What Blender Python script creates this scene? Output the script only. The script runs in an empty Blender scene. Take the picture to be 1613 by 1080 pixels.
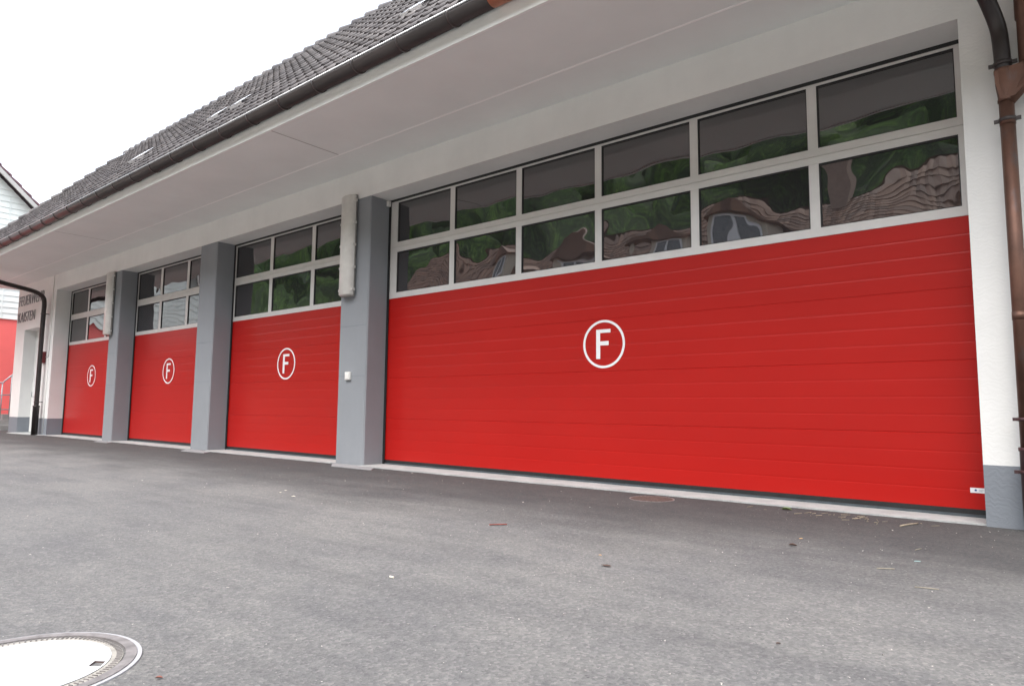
import bpy, bmesh, math, random
from mathutils import Vector, Matrix, noise
random.seed(7)
SC = bpy.context.scene
COL = SC.collection
rad = math.radians

# ------------------------------------------------------------------ camera
cam_d = bpy.data.cameras.new('camera'); cam = bpy.data.objects.new('camera', cam_d); COL.objects.link(cam)
cam_d.sensor_width = 36.0; cam_d.lens = 1055.7226/1613*36; cam_d.clip_start = .05; cam_d.clip_end = 2000
yaw, pitch, roll = rad(39.2743), rad(5.5856), rad(.5443)
F = Vector((-math.sin(yaw)*math.cos(pitch), math.cos(yaw)*math.cos(pitch), math.sin(pitch)))
R = Vector((math.cos(yaw), math.sin(yaw), 0)); U = R.cross(F)
R2 = R*math.cos(roll)+U*math.sin(roll); U2 = -R*math.sin(roll)+U*math.cos(roll)
CAM = Vector((.4819, -6.2199, .8424))
m = Matrix((R2, U2, -F)).transposed().to_4x4(); m.translation = CAM
cam.matrix_world = m
SC.camera = cam

# ------------------------------------------------------------------ sky, sun, exposure
SUN_EL, SUN_AZ = 60, 284          # azimuth measured from +x, counter-clockwise
w = bpy.data.worlds.new('World'); SC.world = w; w.use_nodes = True
nt = w.node_tree; bg = nt.nodes['Background']
sky = nt.nodes.new('ShaderNodeTexSky'); sky.sky_type = 'NISHITA'; sky.sun_disc = False
sky.sun_elevation = rad(SUN_EL); sky.sun_rotation = rad(90-SUN_AZ)
sky.air_density = 1.0; sky.dust_density = 4.0; sky.ozone_density = 1.0
hs = nt.nodes.new('ShaderNodeHueSaturation'); hs.inputs['Saturation'].default_value = .37
hs.inputs['Value'].default_value = 1.0
nt.links.new(sky.outputs[0], hs.inputs['Color']); nt.links.new(hs.outputs[0], bg.inputs[0])
bg.inputs[1].default_value = .15
sd = bpy.data.lights.new('sun', 'SUN'); sd.energy = .22; sd.angle = rad(60); sd.color = (1, .985, .96)
so = bpy.data.objects.new('sun', sd); COL.objects.link(so)
sdir = Vector((math.cos(rad(SUN_AZ))*math.cos(rad(SUN_EL)), math.sin(rad(SUN_AZ))*math.cos(rad(SUN_EL)), math.sin(rad(SUN_EL))))
so.rotation_euler = sdir.to_track_quat('Z', 'Y').to_euler(); so.location = sdir*50
SC.view_settings.view_transform = 'Standard'; SC.view_settings.look = 'None'
SC.view_settings.gamma = 1; SC.view_settings.exposure = 1.93
SC.render.engine = 'CYCLES'
SC.cycles.max_bounces = 8

# ------------------------------------------------------------------ materials
def nodes(name):
    mt = bpy.data.materials.new(name); mt.use_nodes = True
    n = mt.node_tree.nodes; l = mt.node_tree.links
    return mt, n, l, n['Principled BSDF']
def coords(n, kind='Object'):
    return n.new('ShaderNodeTexCoord').outputs[kind]
def noise_n(n, l, vec, scale, detail=4, rough=.55, stretch=None):
    t = n.new('ShaderNodeTexNoise'); t.inputs['Scale'].default_value = scale
    t.inputs['Detail'].default_value = detail; t.inputs['Roughness'].default_value = rough
    if stretch:
        mp = n.new('ShaderNodeMapping'); mp.inputs['Scale'].default_value = stretch
        l.new(vec, mp.inputs[0]); vec = mp.outputs[0]
    l.new(vec, t.inputs['Vector']); return t.outputs['Fac']
def ramp(n, l, fac, stops):
    r = n.new('ShaderNodeValToRGB'); e = r.color_ramp.elements
    while len(e) < len(stops): e.new(.5)
    for i, (p, c) in enumerate(stops):
        e[i].position = p; e[i].color = (*c, 1) if len(c) == 3 else c
    l.new(fac, r.inputs[0]); return r.outputs[0]
def mix(n, l, fac, a, b, mode='MIX'):
    x = n.new('ShaderNodeMix'); x.data_type = 'RGBA'; x.blend_type = mode
    for s, v in ((0, fac), (6, a), (7, b)):
        if hasattr(v, 'links') or hasattr(v, 'is_linked'): l.new(v, x.inputs[s])
        else: x.inputs[s].default_value = v if s == 0 else (*v, 1)
    return x.outputs[2]
def bump(n, l, h, dist, strength=1, normal=None):
    b = n.new('ShaderNodeBump'); b.inputs['Distance'].default_value = dist; b.inputs['Strength'].default_value = strength
    l.new(h, b.inputs['Height'])
    if normal: l.new(normal, b.inputs['Normal'])
    return b.outputs[0]
def simple(name, col, rough=.6, var=.12, scale=6, metal=0, bmp=0, bscale=80, coat=0, ior=None, stretch=None):
    mt, n, l, p = nodes(name); v = coords(n)
    f = noise_n(n, l, v, scale, 6, .6, stretch)
    lo = tuple(c*(1-var) for c in col); hi = tuple(min(1, c*(1+var)) for c in col)
    l.new(ramp(n, l, f, [(.3, lo), (.7, hi)]), p.inputs['Base Color'])
    p.inputs['Roughness'].default_value = rough; p.inputs['Metallic'].default_value = metal
    if coat: p.inputs['Coat Weight'].default_value = coat
    if ior: p.inputs['IOR'].default_value = ior
    if bmp: l.new(bump(n, l, noise_n(n, l, v, bscale, 3), bmp), p.inputs['Normal'])
    return mt

def plaster(name, col, dist=.0025):
    mt, n, l, p = nodes(name); v = coords(n)
    big = noise_n(n, l, v, 1.3, 5, .6); streak = noise_n(n, l, v, 3, 5, .6, (3, 3, .35))
    c1 = ramp(n, l, big, [(.3, tuple(c*.93 for c in col)), (.7, tuple(min(1, c*1.04) for c in col))])
    c2 = mix(n, l, .12, c1, ramp(n, l, streak, [(.35, tuple(c*.88 for c in col)), (.6, col)]))
    l.new(c2, p.inputs['Base Color']); p.inputs['Roughness'].default_value = .85
    ww = n.new('ShaderNodeTexWave'); ww.wave_type = 'RINGS'; ww.rings_direction = 'SPHERICAL'
    ww.inputs['Scale'].default_value = 7; ww.inputs['Distortion'].default_value = 14; ww.inputs['Detail'].default_value = 3; ww.inputs['Detail Scale'].default_value = 1.6
    l.new(v, ww.inputs['Vector'])
    b1 = bump(n, l, ww.outputs['Fac'], dist*.8, .6)
    l.new(bump(n, l, noise_n(n, l, v, 90, 4), dist, .9, b1), p.inputs['Normal'])
    return mt

M = {}
M['wall'] = plaster('white_render', (.70, .705, .69), .0009)
M['soffit'] = simple('soffit_paint', (.73, .755, .745), .8, .03, 1.5, bmp=.0006, bscale=60)
M['fascia'] = simple('fascia_paint', (.78, .80, .79), .6, .04, 3)
M['joint'] = simple('joint_sealant', (.36, .36, .35), .8, .05, 5)
M['jointfill'] = simple('joint_cover', (.88, .88, .87), .6, .03, 5)
M['grey'] = plaster('grey_paint', (.235, .25, .268), .0012)
M['base'] = plaster('grey_base', (.185, .205, .23), .0016)
M['frame'] = simple('aluminium_frame', (.62, .615, .60), .42, .04, 5, metal=.1)
M['rubber'] = simple('black_rubber', (.012, .013, .014), .55, .3, 20)
M['white'] = simple('white_film', (.80, .81, .82), .4, .03, 30)
M['label'] = simple('label_film', (.8, .8, .82), .35, .02, 10)
M['blue'] = simple('blue_print', (.03, .08, .25), .4, .1, 10)
M['greyprint'] = simple('grey_print', (.45, .5, .52), .4, .1, 10)
M['gutter'] = simple('dark_gutter_metal', (.046, .038, .037), .42, .3, 4, metal=.25, stretch=(.5, 3, 3))
M['gutter_edge'] = simple('gutter_bead_metal', (.48, .49, .50), .3, .15, 8, metal=.6)
M['blackpipe'] = simple('dark_brown_pipe', (.028, .022, .022), .38, .25, 6, metal=.1)
M['boot'] = simple('maroon_cast_iron', (.055, .024, .026), .45, .25, 9, bmp=.001, bscale=60)
M['sealgrey'] = simple('grey_threshold_rubber', (.06, .075, .085), .5, .2, 12)
M['lettering'] = simple('anthracite_letters', (.17, .17, .175), .5, .1, 5)
M['doorleaf'] = simple('white_door_leaf', (.70, .73, .74), .4, .03, 2)
M['lamp_body'] = simple('lamp_housing_plastic', (.26, .25, .235), .5, .12, 12)
M['lamp_diff'] = simple('lamp_diffuser_plastic', (.60, .59, .56), .3, .08, 7)
M['clip'] = simple('lamp_clip_plastic', (.60, .59, .56), .35, .05, 10)
M['alarm'] = simple('dark_red_paint', (.13, .012, .015), .35, .1, 8)
M['plastic_w'] = simple('white_plastic', (.72, .71, .68), .35, .03, 10)
M['steel'] = simple('galvanised_steel', (.38, .41, .43), .4, .12, 14, metal=.6)
M['clad'] = simple('pale_green_cladding', (.80, .85, .82), .55, .05, 1.2)
M['pinkred'] = simple('coral_red_render', (.90, .17, .16), .8, .05, 1)
M['verge_tile'] = simple('purple_brown_tile', (.16, .085, .10), .7, .2, 4)
M['board'] = simple('verge_board_paint', (.50, .49, .47), .6, .06, 3)
M['steps'] = simple('step_concrete', (.30, .30, .29), .9, .12, 5, bmp=.002, bscale=70)
M['winframe'] = simple('white_window_frame', (.75, .77, .8), .4, .03, 5)
M['chimney'] = simple('chimney_brick', (.30, .22, .18), .9, .2, 9)
M['render_far'] = simple('cream_render', (.55, .50, .42), .9, .06, 1)
M['wood'] = simple('bleached_wood', (.27, .225, .165), .8, .3, 30)
M['dark_inside'] = simple('dark_void', (.01, .01, .01), .9, .1, 5)

# red sectional door steel: embossed, satin
mt, n, l, p = nodes('red_door_steel'); v = coords(n)
c = ramp(n, l, noise_n(n, l, v, .7, 3, .5, (1, 1, 2)), [(.1, (.355, .006, .004)), (.9, (.41, .009, .006))])
l.new(c, p.inputs['Base Color'])
p.inputs['Roughness'].default_value = .33; p.inputs['IOR'].default_value = 1.42
l.new(bump(n, l, noise_n(n, l, v, 40, 2, .5, (.25, 1, 2.5)), .0005, .5), p.inputs['Normal'])
M['red'] = mt

# wavy acrylic panes
mt, n, l, p = nodes('wavy_acrylic_pane'); v = coords(n)
p.inputs['Base Color'].default_value = (.030, .028, .030, 1); p.inputs['Roughness'].default_value = .012
p.inputs['IOR'].default_value = 2.35
oi = n.new('ShaderNodeObjectInfo')
mp = n.new('ShaderNodeMapping'); l.new(v, mp.inputs[0])
cmb = n.new('ShaderNodeCombineXYZ'); l.new(oi.outputs['Random'], cmb.inputs[0])
sc_ = n.new('ShaderNodeVectorMath'); sc_.operation = 'SCALE'; sc_.inputs['Scale'].default_value = 37; l.new(cmb.outputs[0], sc_.inputs[0])
l.new(sc_.outputs[0], mp.inputs['Location'])
h1 = noise_n(n, l, mp.outputs[0], 1.15, 0, .3)
h2 = noise_n(n, l, mp.outputs[0], 3.4, 0, .3)
b1 = bump(n, l, h1, .020, 1.0); b2 = bump(n, l, h2, .0020, 1.0, b1)
l.new(b2, p.inputs['Normal'])
M['glass'] = mt
M['glass_far'] = simple('window_glass', (.03, .035, .04), .05, .1, 3, ior=1.9)

# asphalt
mt, n, l, p = nodes('worn_asphalt'); v = coords(n)
agg = n.new('ShaderNodeTexVoronoi'); agg.inputs['Scale'].default_value = 85; l.new(v, agg.inputs['Vector'])
agc = n.new('ShaderNodeTexVoronoi'); agc.inputs['Scale'].default_value = 85; l.new(v, agc.inputs['Vector'])
bw = n.new('ShaderNodeRGBToBW'); l.new(agc.outputs['Color'], bw.inputs[0])
fine = noise_n(n, l, v, 190, 5, .75)
med = noise_n(n, l, v, 16, 8, .75)
mid = noise_n(n, l, v, 4.5, 6, .7)
big = noise_n(n, l, v, .7, 5, .6, (1, 1.4, 1))
strk = noise_n(n, l, v, 1.6, 6, .65, (.30, 2.4, 1))
base = ramp(n, l, bw.outputs[0], [(.12, (.108, .108, .109)), (.45, (.136, .1355, .1345)), (.70, (.154, .153, .151)), (.95, (.205, .20, .195))])
c = mix(n, l, .85, base, ramp(n, l, fine, [(.34, (.72, .72, .72)), (.48, (.98, .98, .98)), (.68, (1.14, 1.14, 1.12))]), 'MULTIPLY')
c = mix(n, l, .9, c, ramp(n, l, med, [(.33, (.86, .86, .87)), (.50, (1, 1, 1)), (.72, (1.06, 1.06, 1.04))]), 'MULTIPLY')
c = mix(n, l, .75, c, ramp(n, l, mid, [(.32, (.86, .86, .87)), (.52, (1, .99, .98)), (.75, (1.08, 1.07, 1.04))]), 'MULTIPLY')
c = mix(n, l, .85, c, ramp(n, l, big, [(.34, (.80, .80, .82)), (.60, (1.06, 1.05, 1.03))]), 'MULTIPLY')
c = mix(n, l, .55, c, ramp(n, l, strk, [(.34, (.74, .74, .755)), (.52, (1, 1, 1)), (.7, (1.13, 1.13, 1.12))]), 'MULTIPLY')
# damp, darker asphalt along the building front with eave shade painted in, and stains
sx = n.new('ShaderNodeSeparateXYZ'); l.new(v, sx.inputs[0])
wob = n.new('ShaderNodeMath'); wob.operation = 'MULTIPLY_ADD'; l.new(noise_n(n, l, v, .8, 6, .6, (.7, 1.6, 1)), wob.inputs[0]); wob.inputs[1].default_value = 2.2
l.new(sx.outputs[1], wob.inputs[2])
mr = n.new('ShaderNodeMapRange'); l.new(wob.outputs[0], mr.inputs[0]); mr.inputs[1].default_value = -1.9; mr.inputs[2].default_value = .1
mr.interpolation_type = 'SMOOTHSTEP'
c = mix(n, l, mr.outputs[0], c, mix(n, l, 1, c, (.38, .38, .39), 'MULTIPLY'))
spk = n.new('ShaderNodeTexVoronoi'); spk.inputs['Scale'].default_value = 22; spk.inputs['Randomness'].default_value = 1; l.new(v, spk.inputs['Vector'])
sm = ramp(n, l, spk.outputs['Distance'], [(.055, (1, 1, 1)), (.085, (0, 0, 0))])
gate = ramp(n, l, noise_n(n, l, v, 7, 3), [(.54, (0, 0, 0)), (.6, (1, 1, 1))])
c = mix(n, l, mix(n, l, 1, sm, gate, 'MULTIPLY'), c, (.40, .385, .36))
pit = n.new('ShaderNodeTexVoronoi'); pit.inputs['Scale'].default_value = 31; mp2 = n.new('ShaderNodeMapping'); mp2.inputs['Location'].default_value = (3.3, 1.7, 0); l.new(v, mp2.inputs[0]); l.new(mp2.outputs[0], pit.inputs['Vector'])
pm = ramp(n, l, pit.outputs['Distance'], [(.10, (1, 1, 1)), (.20, (0, 0, 0))])
pg = ramp(n, l, noise_n(n, l, v, 2.4, 6, .7), [(.50, (0, 0, 0)), (.62, (.85, .85, .85))])
pitm = mix(n, l, 1, pm, pg, 'MULTIPLY')
c = mix(n, l, pitm, c, (.05, .05, .052))
l.new(c, p.inputs['Base Color']); p.inputs['Roughness'].default_value = .9
b1 = bump(n, l, agg.outputs['Distance'], .0032, .9)
b2 = bump(n, l, med, .006, .7, b1)
l.new(bump(n, l, fine, .003, .9, b2), p.inputs['Normal'])
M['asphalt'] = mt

# concrete
def concrete(name, col, var=.15):
    mt, n, l, p = nodes(name); v = coords(n)
    a = noise_n(n, l, v, 4, 6, .65); b = noise_n(n, l, v, 60, 5, .65)
    c = ramp(n, l, a, [(.3, tuple(x*(1-var) for x in col)), (.7, tuple(min(1, x*(1+var*.6)) for x in col))])
    c = mix(n, l, .6, c, ramp(n, l, b, [(.3, (.72, .72, .72)), (.55, (1, 1, 1))]), 'MULTIPLY')
    l.new(c, p.inputs['Base Color']); p.inputs['Roughness'].default_value = .9
    l.new(bump(n, l, b, .002, .7), p.inputs['Normal']); return mt
M['concrete'] = concrete('light_concrete', (.37, .385, .38), .22)
M['bounce_sheet'] = concrete('pale_bounce_concrete', (.62, .58, .51))  # pale warm tone chosen for the light it bounces to the facade
M['concrete_d'] = concrete('grey_concrete_pad', (.25, .25, .255))
M['cover_fill'] = concrete('white_concrete_fill', (.54, .55, .56), .14)
M['cover_rim'] = concrete('pale_cover_collar', (.34, .34, .35))
M['iron'] = simple('worn_cast_iron', (.21, .195, .19), .55, .3, 25, metal=.3, bmp=.001, bscale=200)
M['iron_l'] = simple('bright_cast_iron', (.36, .34, .30), .5, .25, 30, metal=.3)
M['rust'] = simple('rusty_iron', (.10, .068, .060), .7, .4, 30, metal=.1, bmp=.002, bscale=90)

# copper
def copper(name, lo, hi, blot, rough=.34):
    mt, n, l, p = nodes(name); v = coords(n)
    f = noise_n(n, l, v, 7, 6, .65, (1, 1, .5))
    c = ramp(n, l, f, [(.25, lo), (.7, hi)])
    g = ramp(n, l, noise_n(n, l, v, 13, 5, .6, (1, 1, .35)), [(.56, (0, 0, 0)), (.72, (.6, .6, .6))])
    l.new(mix(n, l, g, c, blot), p.inputs['Base Color'])
    p.inputs['Metallic'].default_value = .55; p.inputs['Roughness'].default_value = rough
    return mt
M['copper'] = copper('tarnished_copper', (.075, .040, .029), (.165, .085, .060), (.12, .11, .115), .5)
M['copper_n'] = copper('new_copper', (.34, .12, .065), (.55, .22, .13), (.22, .10, .07), .4)

# roof tiles
def tiles(name, cols, tw, tl, rough=.62):
    mt, n, l, p = nodes(name); v = coords(n)
    mp = n.new('ShaderNodeMapping'); mp.inputs['Scale'].default_value = (1/tw, 1/tl, 0); l.new(v, mp.inputs[0])
    fl = n.new('ShaderNodeVectorMath'); fl.operation = 'FLOOR'; l.new(mp.outputs[0], fl.inputs[0])
    wn = n.new('ShaderNodeTexWhiteNoise'); wn.noise_dimensions = '2D'; l.new(fl.outputs[0], wn.inputs['Vector'])
    c = ramp(n, l, wn.outputs['Value'], [(0, cols[0]), (.5, cols[1]), (1, cols[2])])
    c = mix(n, l, .7, c, ramp(n, l, noise_n(n, l, v, 1.2, 6, .65), [(.3, (.75, .75, .8)), (.7, (1.15, 1.12, 1.1))]), 'MULTIPLY')
    c = mix(n, l, .5, c, ramp(n, l, noise_n(n, l, v, 30, 4, .6), [(.35, (.7, .7, .7)), (.6, (1, 1, 1))]), 'MULTIPLY')
    l.new(c, p.inputs['Base Color']); p.inputs['Roughness'].default_value = rough
    l.new(bump(n, l, noise_n(n, l, v, 60, 3), .002, .6), p.inputs['Normal']); return mt
M['tile'] = tiles('weathered_roof_tile', ((.055, .050, .053), (.092, .086, .089), (.145, .135, .135)), .19, .33)
M['tile_far'] = tiles('brown_clay_tile', ((.12, .062, .040), (.19, .105, .068), (.27, .155, .10)), .34, .30)
M['glass_tile'] = simple('clear_roof_tile', (.86, .88, .9), .12, .02, 6, coat=1)
# foliage
mt, n, l, p = nodes('woodland_foliage'); v = coords(n)
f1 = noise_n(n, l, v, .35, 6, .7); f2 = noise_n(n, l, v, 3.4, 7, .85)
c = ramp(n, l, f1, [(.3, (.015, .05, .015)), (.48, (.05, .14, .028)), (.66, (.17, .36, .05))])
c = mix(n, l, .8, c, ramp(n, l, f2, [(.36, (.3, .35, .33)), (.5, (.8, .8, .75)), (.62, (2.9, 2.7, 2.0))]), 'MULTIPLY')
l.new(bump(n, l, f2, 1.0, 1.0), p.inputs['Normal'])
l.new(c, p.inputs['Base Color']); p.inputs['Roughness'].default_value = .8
M['forest'] = mt
M['grass'] = simple('hill_grass', (.05, .10, .025), .9, .4, .4)
M['leaf'] = simple('fallen_leaf', (.12, .17, .05), .6, .4, 60)
M['leaf_b'] = simple('dry_brown_leaf', (.07, .04, .03), .8, .3, 60)
M['leaf_r'] = simple('reddish_leaf', (.20, .07, .05), .8, .3, 60)
M['leaf_o'] = simple('orange_petal', (.55, .33, .14), .7, .2, 60)
M['twig'] = simple('reddish_bark', (.18, .045, .035), .7, .3, 40)
M['straw'] = simple('dry_straw', (.25, .225, .17), .7, .2, 40)
M['paper'] = simple('paper_and_filter', (.72, .66, .55), .8, .1, 40)
M['chalk'] = simple('pale_blue_plastic', (.24, .36, .36), .7, .2, 40)
M['pebble'] = simple('pale_gravel', (.42, .39, .36), .9, .3, 60)

# ------------------------------------------------------------------ mesh helpers
def obj(name, bm, mats, parent=None, smooth=False, label=None):
    me = bpy.data.meshes.new(name); bmesh.ops.recalc_face_normals(bm, faces=bm.faces[:]); bm.to_mesh(me); bm.free()
    for mm in (mats if isinstance(mats, (list, tuple)) else [mats]): me.materials.append(M[mm] if isinstance(mm, str) else mm)
    if smooth:
        for f in me.polygons: f.use_smooth = True
    o = bpy.data.objects.new(name, me); COL.objects.link(o)
    if parent: o.parent = parent
    if label: o['label'] = label
    return o
def thing(name, label, cat, loc=(0, 0, 0), group=None):
    o = bpy.data.objects.new(name, None); COL.objects.link(o); o.location = loc
    o['label'] = label; o['category'] = cat
    if group: o['group'] = group
    return o
def tag(o, label, cat, group=None):
    o['label'] = label; o['category'] = cat
    if group: o['group'] = group
    return o
def struct(name, bm, mats, label=None, smooth=False):
    o = obj(name, bm, mats, smooth=smooth); o['kind'] = 'structure'
    if label: o['label'] = label
    return o
def B(): return bmesh.new()
def box(bm, x0, x1, y0, y1, z0, z1, mi=0, bev=0):
    vs = [bm.verts.new((x, y, z)) for x in (x0, x1) for y in (y0, y1) for z in (z0, z1)]
    fs = []
    for a in ((0, 1, 3, 2), (4, 6, 7, 5), (0, 4, 5, 1), (2, 3, 7, 6), (0, 2, 6, 4), (1, 5, 7, 3)):
        f = bm.faces.new([vs[i] for i in a]); f.material_index = mi; fs.append(f)
    if bev:
        bm.normal_update()
        es = list({e for f in fs for e in f.edges})
        r = bmesh.ops.bevel(bm, geom=es, offset=bev, segments=2, affect='EDGES', profile=.5)
        for f in r['faces']: f.material_index = mi
def prism(bm, pts, z0, z1, mi=0):
    lo = [bm.verts.new((x, y, z0)) for x, y in pts]; hi = [bm.verts.new((x, y, z1)) for x, y in pts]
    n = len(pts)
    for f in ([bm.faces.new(lo[::-1]), bm.faces.new(hi)] + [bm.faces.new((lo[i], lo[(i+1) % n], hi[(i+1) % n], hi[i])) for i in range(n)]): f.material_index = mi
def tube(bm, pts, r, seg=16, mi=0, cap=True):
    pts = [Vector(q) for q in pts]; rs = r if isinstance(r, (list, tuple)) else [r]*len(pts)
    rings = []; prev = None
    for i, q in enumerate(pts):
        d = (pts[min(i+1, len(pts)-1)]-pts[max(i-1, 0)]).normalized()
        if prev is None:
            a = Vector((0, 0, 1)) if abs(d.z) < .9 else Vector((1, 0, 0)); s = d.cross(a).normalized()
        else: s = (prev - d*prev.dot(d)).normalized()
        prev = s; t = d.cross(s)
        rings.append([bm.verts.new(q+(s*math.cos(2*math.pi*k/seg)+t*math.sin(2*math.pi*k/seg))*rs[i]) for k in range(seg)])
    for i in range(len(rings)-1):
        for k in range(seg):
            f = bm.faces.new((rings[i][k], rings[i][(k+1) % seg], rings[i+1][(k+1) % seg], rings[i+1][k])); f.material_index = mi; f.smooth = True
    if cap:
        for rg in (rings[0][::-1], rings[-1]): bm.faces.new(rg).material_index = mi
def arc_pts(P):   # catmull-rom smoothing of a path
    P = [Vector(q) for q in P]; out = []
    for i in range(len(P)-1):
        p0 = P[max(i-1, 0)]; p1 = P[i]; p2 = P[i+1]; p3 = P[min(i+2, len(P)-1)]
        for k in range(5):
            t = k/5
            out.append(.5*((2*p1)+(p2-p0)*t+(2*p0-5*p1+4*p2-p3)*t*t+(3*p1-p0-3*p2+p3)*t**3))
    out.append(P[-1]); return out
def ring(bm, cx, cy, r0, r1, z0, z1, seg=96, mi=0):
    vv = []
    for k in range(seg):
        a = 2*math.pi*k/seg; c, s = math.cos(a), math.sin(a)
        vv.append([bm.verts.new((cx+r*c, cy+r*s, z)) for r, z in ((r0, z0), (r0, z1), (r1, z1), (r1, z0))])
    for k in range(seg):
        a, b = vv[k], vv[(k+1) % seg]
        for i in range(3):
            bm.faces.new((a[i], b[i], b[i+1], a[i+1])).material_index = mi
def disc(bm, cx, cy, r, z, seg=96, mi=0, z0=None):
    f = bm.faces.new([bm.verts.new((cx+r*math.cos(2*math.pi*k/seg), cy+r*math.sin(2*math.pi*k/seg), z)) for k in range(seg)]); f.material_index = mi

HL, HS = 4.0, 4.435        # lintel underside, soffit
Z0 = .455                  # top of grey base band
XA, X1, X1L, X2, X2L, X3, X3L = -20.914, -16.514, -17.051, -11.987, -12.643, -7.362, -8.025
XWL, XWR = -24.33, 3.0
XE0, XE1 = -23.50, -22.05  # entrance opening
WT = .36                   # wall thickness

# ------------------------------------------------------------------ ground
def grid_sheet(bm, x0, x1, y0, y1, z, nx, ny):
    g = [[bm.verts.new((x0+(x1-x0)*i/nx, y0+(y1-y0)*j/ny, z)) for j in range(ny+1)] for i in range(nx+1)]
    for i in range(nx):
        for j in range(ny): bm.faces.new((g[i][j], g[i+1][j], g[i+1][j+1], g[i][j+1]))
bm = B(); grid_sheet(bm, -300, 300, -300, 300, 0, 12, 12)
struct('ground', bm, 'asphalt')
bm = B(); prism(bm, [(-40, -8.6), (-40, -16.4), (14, -16.4), (14, -8.6)], -.05, .012)  # unseen pale sheet behind the camera, added to bounce light onto lintel and soffit
struct('bounce_sheet', bm, 'bounce_sheet')
# light concrete strips below the doors
bm = B()
def strip(pts, h=.012):
    prism(bm, pts, -.05, h)
for xa, xb, fr in ((XA, X1L, -.05), (X1, X2L, -.05), (X2, X3L, -.06)):
    N = 14; front = [(xa+(xb-xa)*k/N+0, fr+random.uniform(-.012, .012)) for k in range(N+1)]
    strip([(xa, .5)] + front + [(xb, .5)])
N = 26; front = []
for k in range(N+1):
    x = X3+(0-X3)*k/N
    y = -.10 if x < -5.6 else -.10+.12*(x+5.6)/5.6
    front.append((x, y+random.uniform(-.01, .01)))
strip([(X3, .5)] + front + [(0, .5)])
strip([(XE0, .4), (XE0, -.25), (-22.9, -.32), (XE1+.3, -.22), (-21.2, -.10), (XA, -.06), (XA, -.004), (XE1, -.004), (XE1, .4)], .008)
struct('pavement', bm, 'concrete')
bm = B()
for xl, xr, d in ((X3L, X3, .36), (X2L, X2, .36), (X1L, X1, .30)):
    prism(bm, [(xl-.04, -.012), (xl+.42, -d), (xr+.62, -d+.01), (xr+.40, -.11), (xr, -.11), (xr, -.012)], -.05, .009)
o = struct('footpath', bm, 'concrete_d')

# ------------------------------------------------------------------ fire station
st = thing('fire_station', 'white rendered fire station with four red sectional doors under a deep tiled eave', 'fire station')
bm = B()
box(bm, XWL, XWR, 0, WT, HL, HS+.25)                   # lintel band
def pier(x0, x1):
    box(bm, x0, x1, 0, WT, Z0, HL)
    box(bm, x0, x1, -.004, WT, -.1, Z0, 1)
pier(0, XWR); pier(XE1, XA); pier(XWL, XE0)
box(bm, XE0, XE1, 0, WT, 3.045, HL)                     # over the entrance
box(bm, XWL, XWL+.3, WT, 5, -.1, HS+.25); box(bm, XWR-.3, XWR, WT, 5, -.1, HS+.25); box(bm, XWL, XWR, 5, 5.3, -.1, HS+.25)
wall = obj('wall', bm, ['wall', 'base'], st)
for xl, xr in ((X1L, X1), (X2L, X2), (X3L, X3)):
    bm = B(); box(bm, xl, xr, .006, WT, -.05, HL, 0)
    bm.normal_update()
    es = [e for e in bm.edges if abs(e.verts[0].co.y-.006) < 1e-4 and abs(e.verts[1].co.y-.006) < 1e-4 and abs(e.verts[0].co.z-e.verts[1].co.z) > 1]
    bmesh.ops.bevel(bm, geom=es, offset=.018, segments=1, affect='EDGES')
    for zz in (1.30, 2.05):
        box(bm, xl+.02, xr-.02, .0035, .007, zz, zz+.006, 1)
    obj('pillar', bm, ['grey', 'base'], st)
# inner hall floor/back so that nothing shines through
bm = B(); box(bm, XWL+.3, XWR-.3, .60, .62, 0, HS); obj('inner_wall', bm, 'dark_inside', st)
# soffit: boards with a thin joint line and cross joints
XR0, XR1 = -25.0, 3.6
bm = B()
ys = -.60
box(bm, XR0+.1, XR1-.1, -1.68, ys-.004, HS, HS+.03)
box(bm, XR0+.1, XR1-.1, ys+.004, 0, HS+.001, HS+.03)
box(bm, XR0+.1, XR1-.1, ys-.012, ys+.012, HS-.0035, HS+.012, 1)
for xj in (-7.35, -15.6, -23.2): box(bm, xj-.008, xj+.008, -1.675, ys-.013, HS-.0025, HS+.01, 2)
obj('soffit', bm, ['soffit', 'jointfill', 'joint'], st)
bm = B(); box(bm, XR0+.06, XR1-.06, -1.712, -1.681, HS-.012, 4.63); box(bm, XR0+.06, XR0+.09, -1.68, 5, HS-.012, 4.63)
obj('fascia', bm, 'fascia', st)

# gutter
YC, ZT, GR = -1.812, 4.635, .098
gut = None
def gutter_shell(bm, xa, xb, r=GR, mi=0, a0=180, a1=360, th=.004):
    k = 14
    for rr in (r,):
        pr = [(YC+rr*math.cos(rad(a0+(a1-a0)*i/k)), ZT+rr*math.sin(rad(a0+(a1-a0)*i/k))) for i in range(k+1)]
    inn = [(YC+(r-th)*math.cos(rad(a0+(a1-a0)*i/k)), ZT+(r-th)*math.sin(rad(a0+(a1-a0)*i/k))) for i in range(k+1)]
    loop = pr+inn[::-1]
    A = [bm.verts.new((xa, y, z)) for y, z in loop]; C_ = [bm.verts.new((xb, y, z)) for y, z in loop]
    nn = len(loop)
    for i in range(nn):
        f = bm.faces.new((A[i], A[(i+1) % nn], C_[(i+1) % nn], C_[i])); f.material_index = mi; f.smooth = True
    for i in range(k):
        for S in (A, C_):
            f = bm.faces.new((S[i], S[i+1], S[nn-2-i], S[nn-1-i])); f.material_index = mi
bm = B()
gutter_shell(bm, XR0, -3.40); gutter_shell(bm, -3.40, -.2, GR+.002, 1)
gutter_shell(bm, -.2, XR1)
tube(bm, [(XR0, YC-GR, ZT+.006), (-3.4, YC-GR, ZT+.006)], .011, 10, 2)
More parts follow.
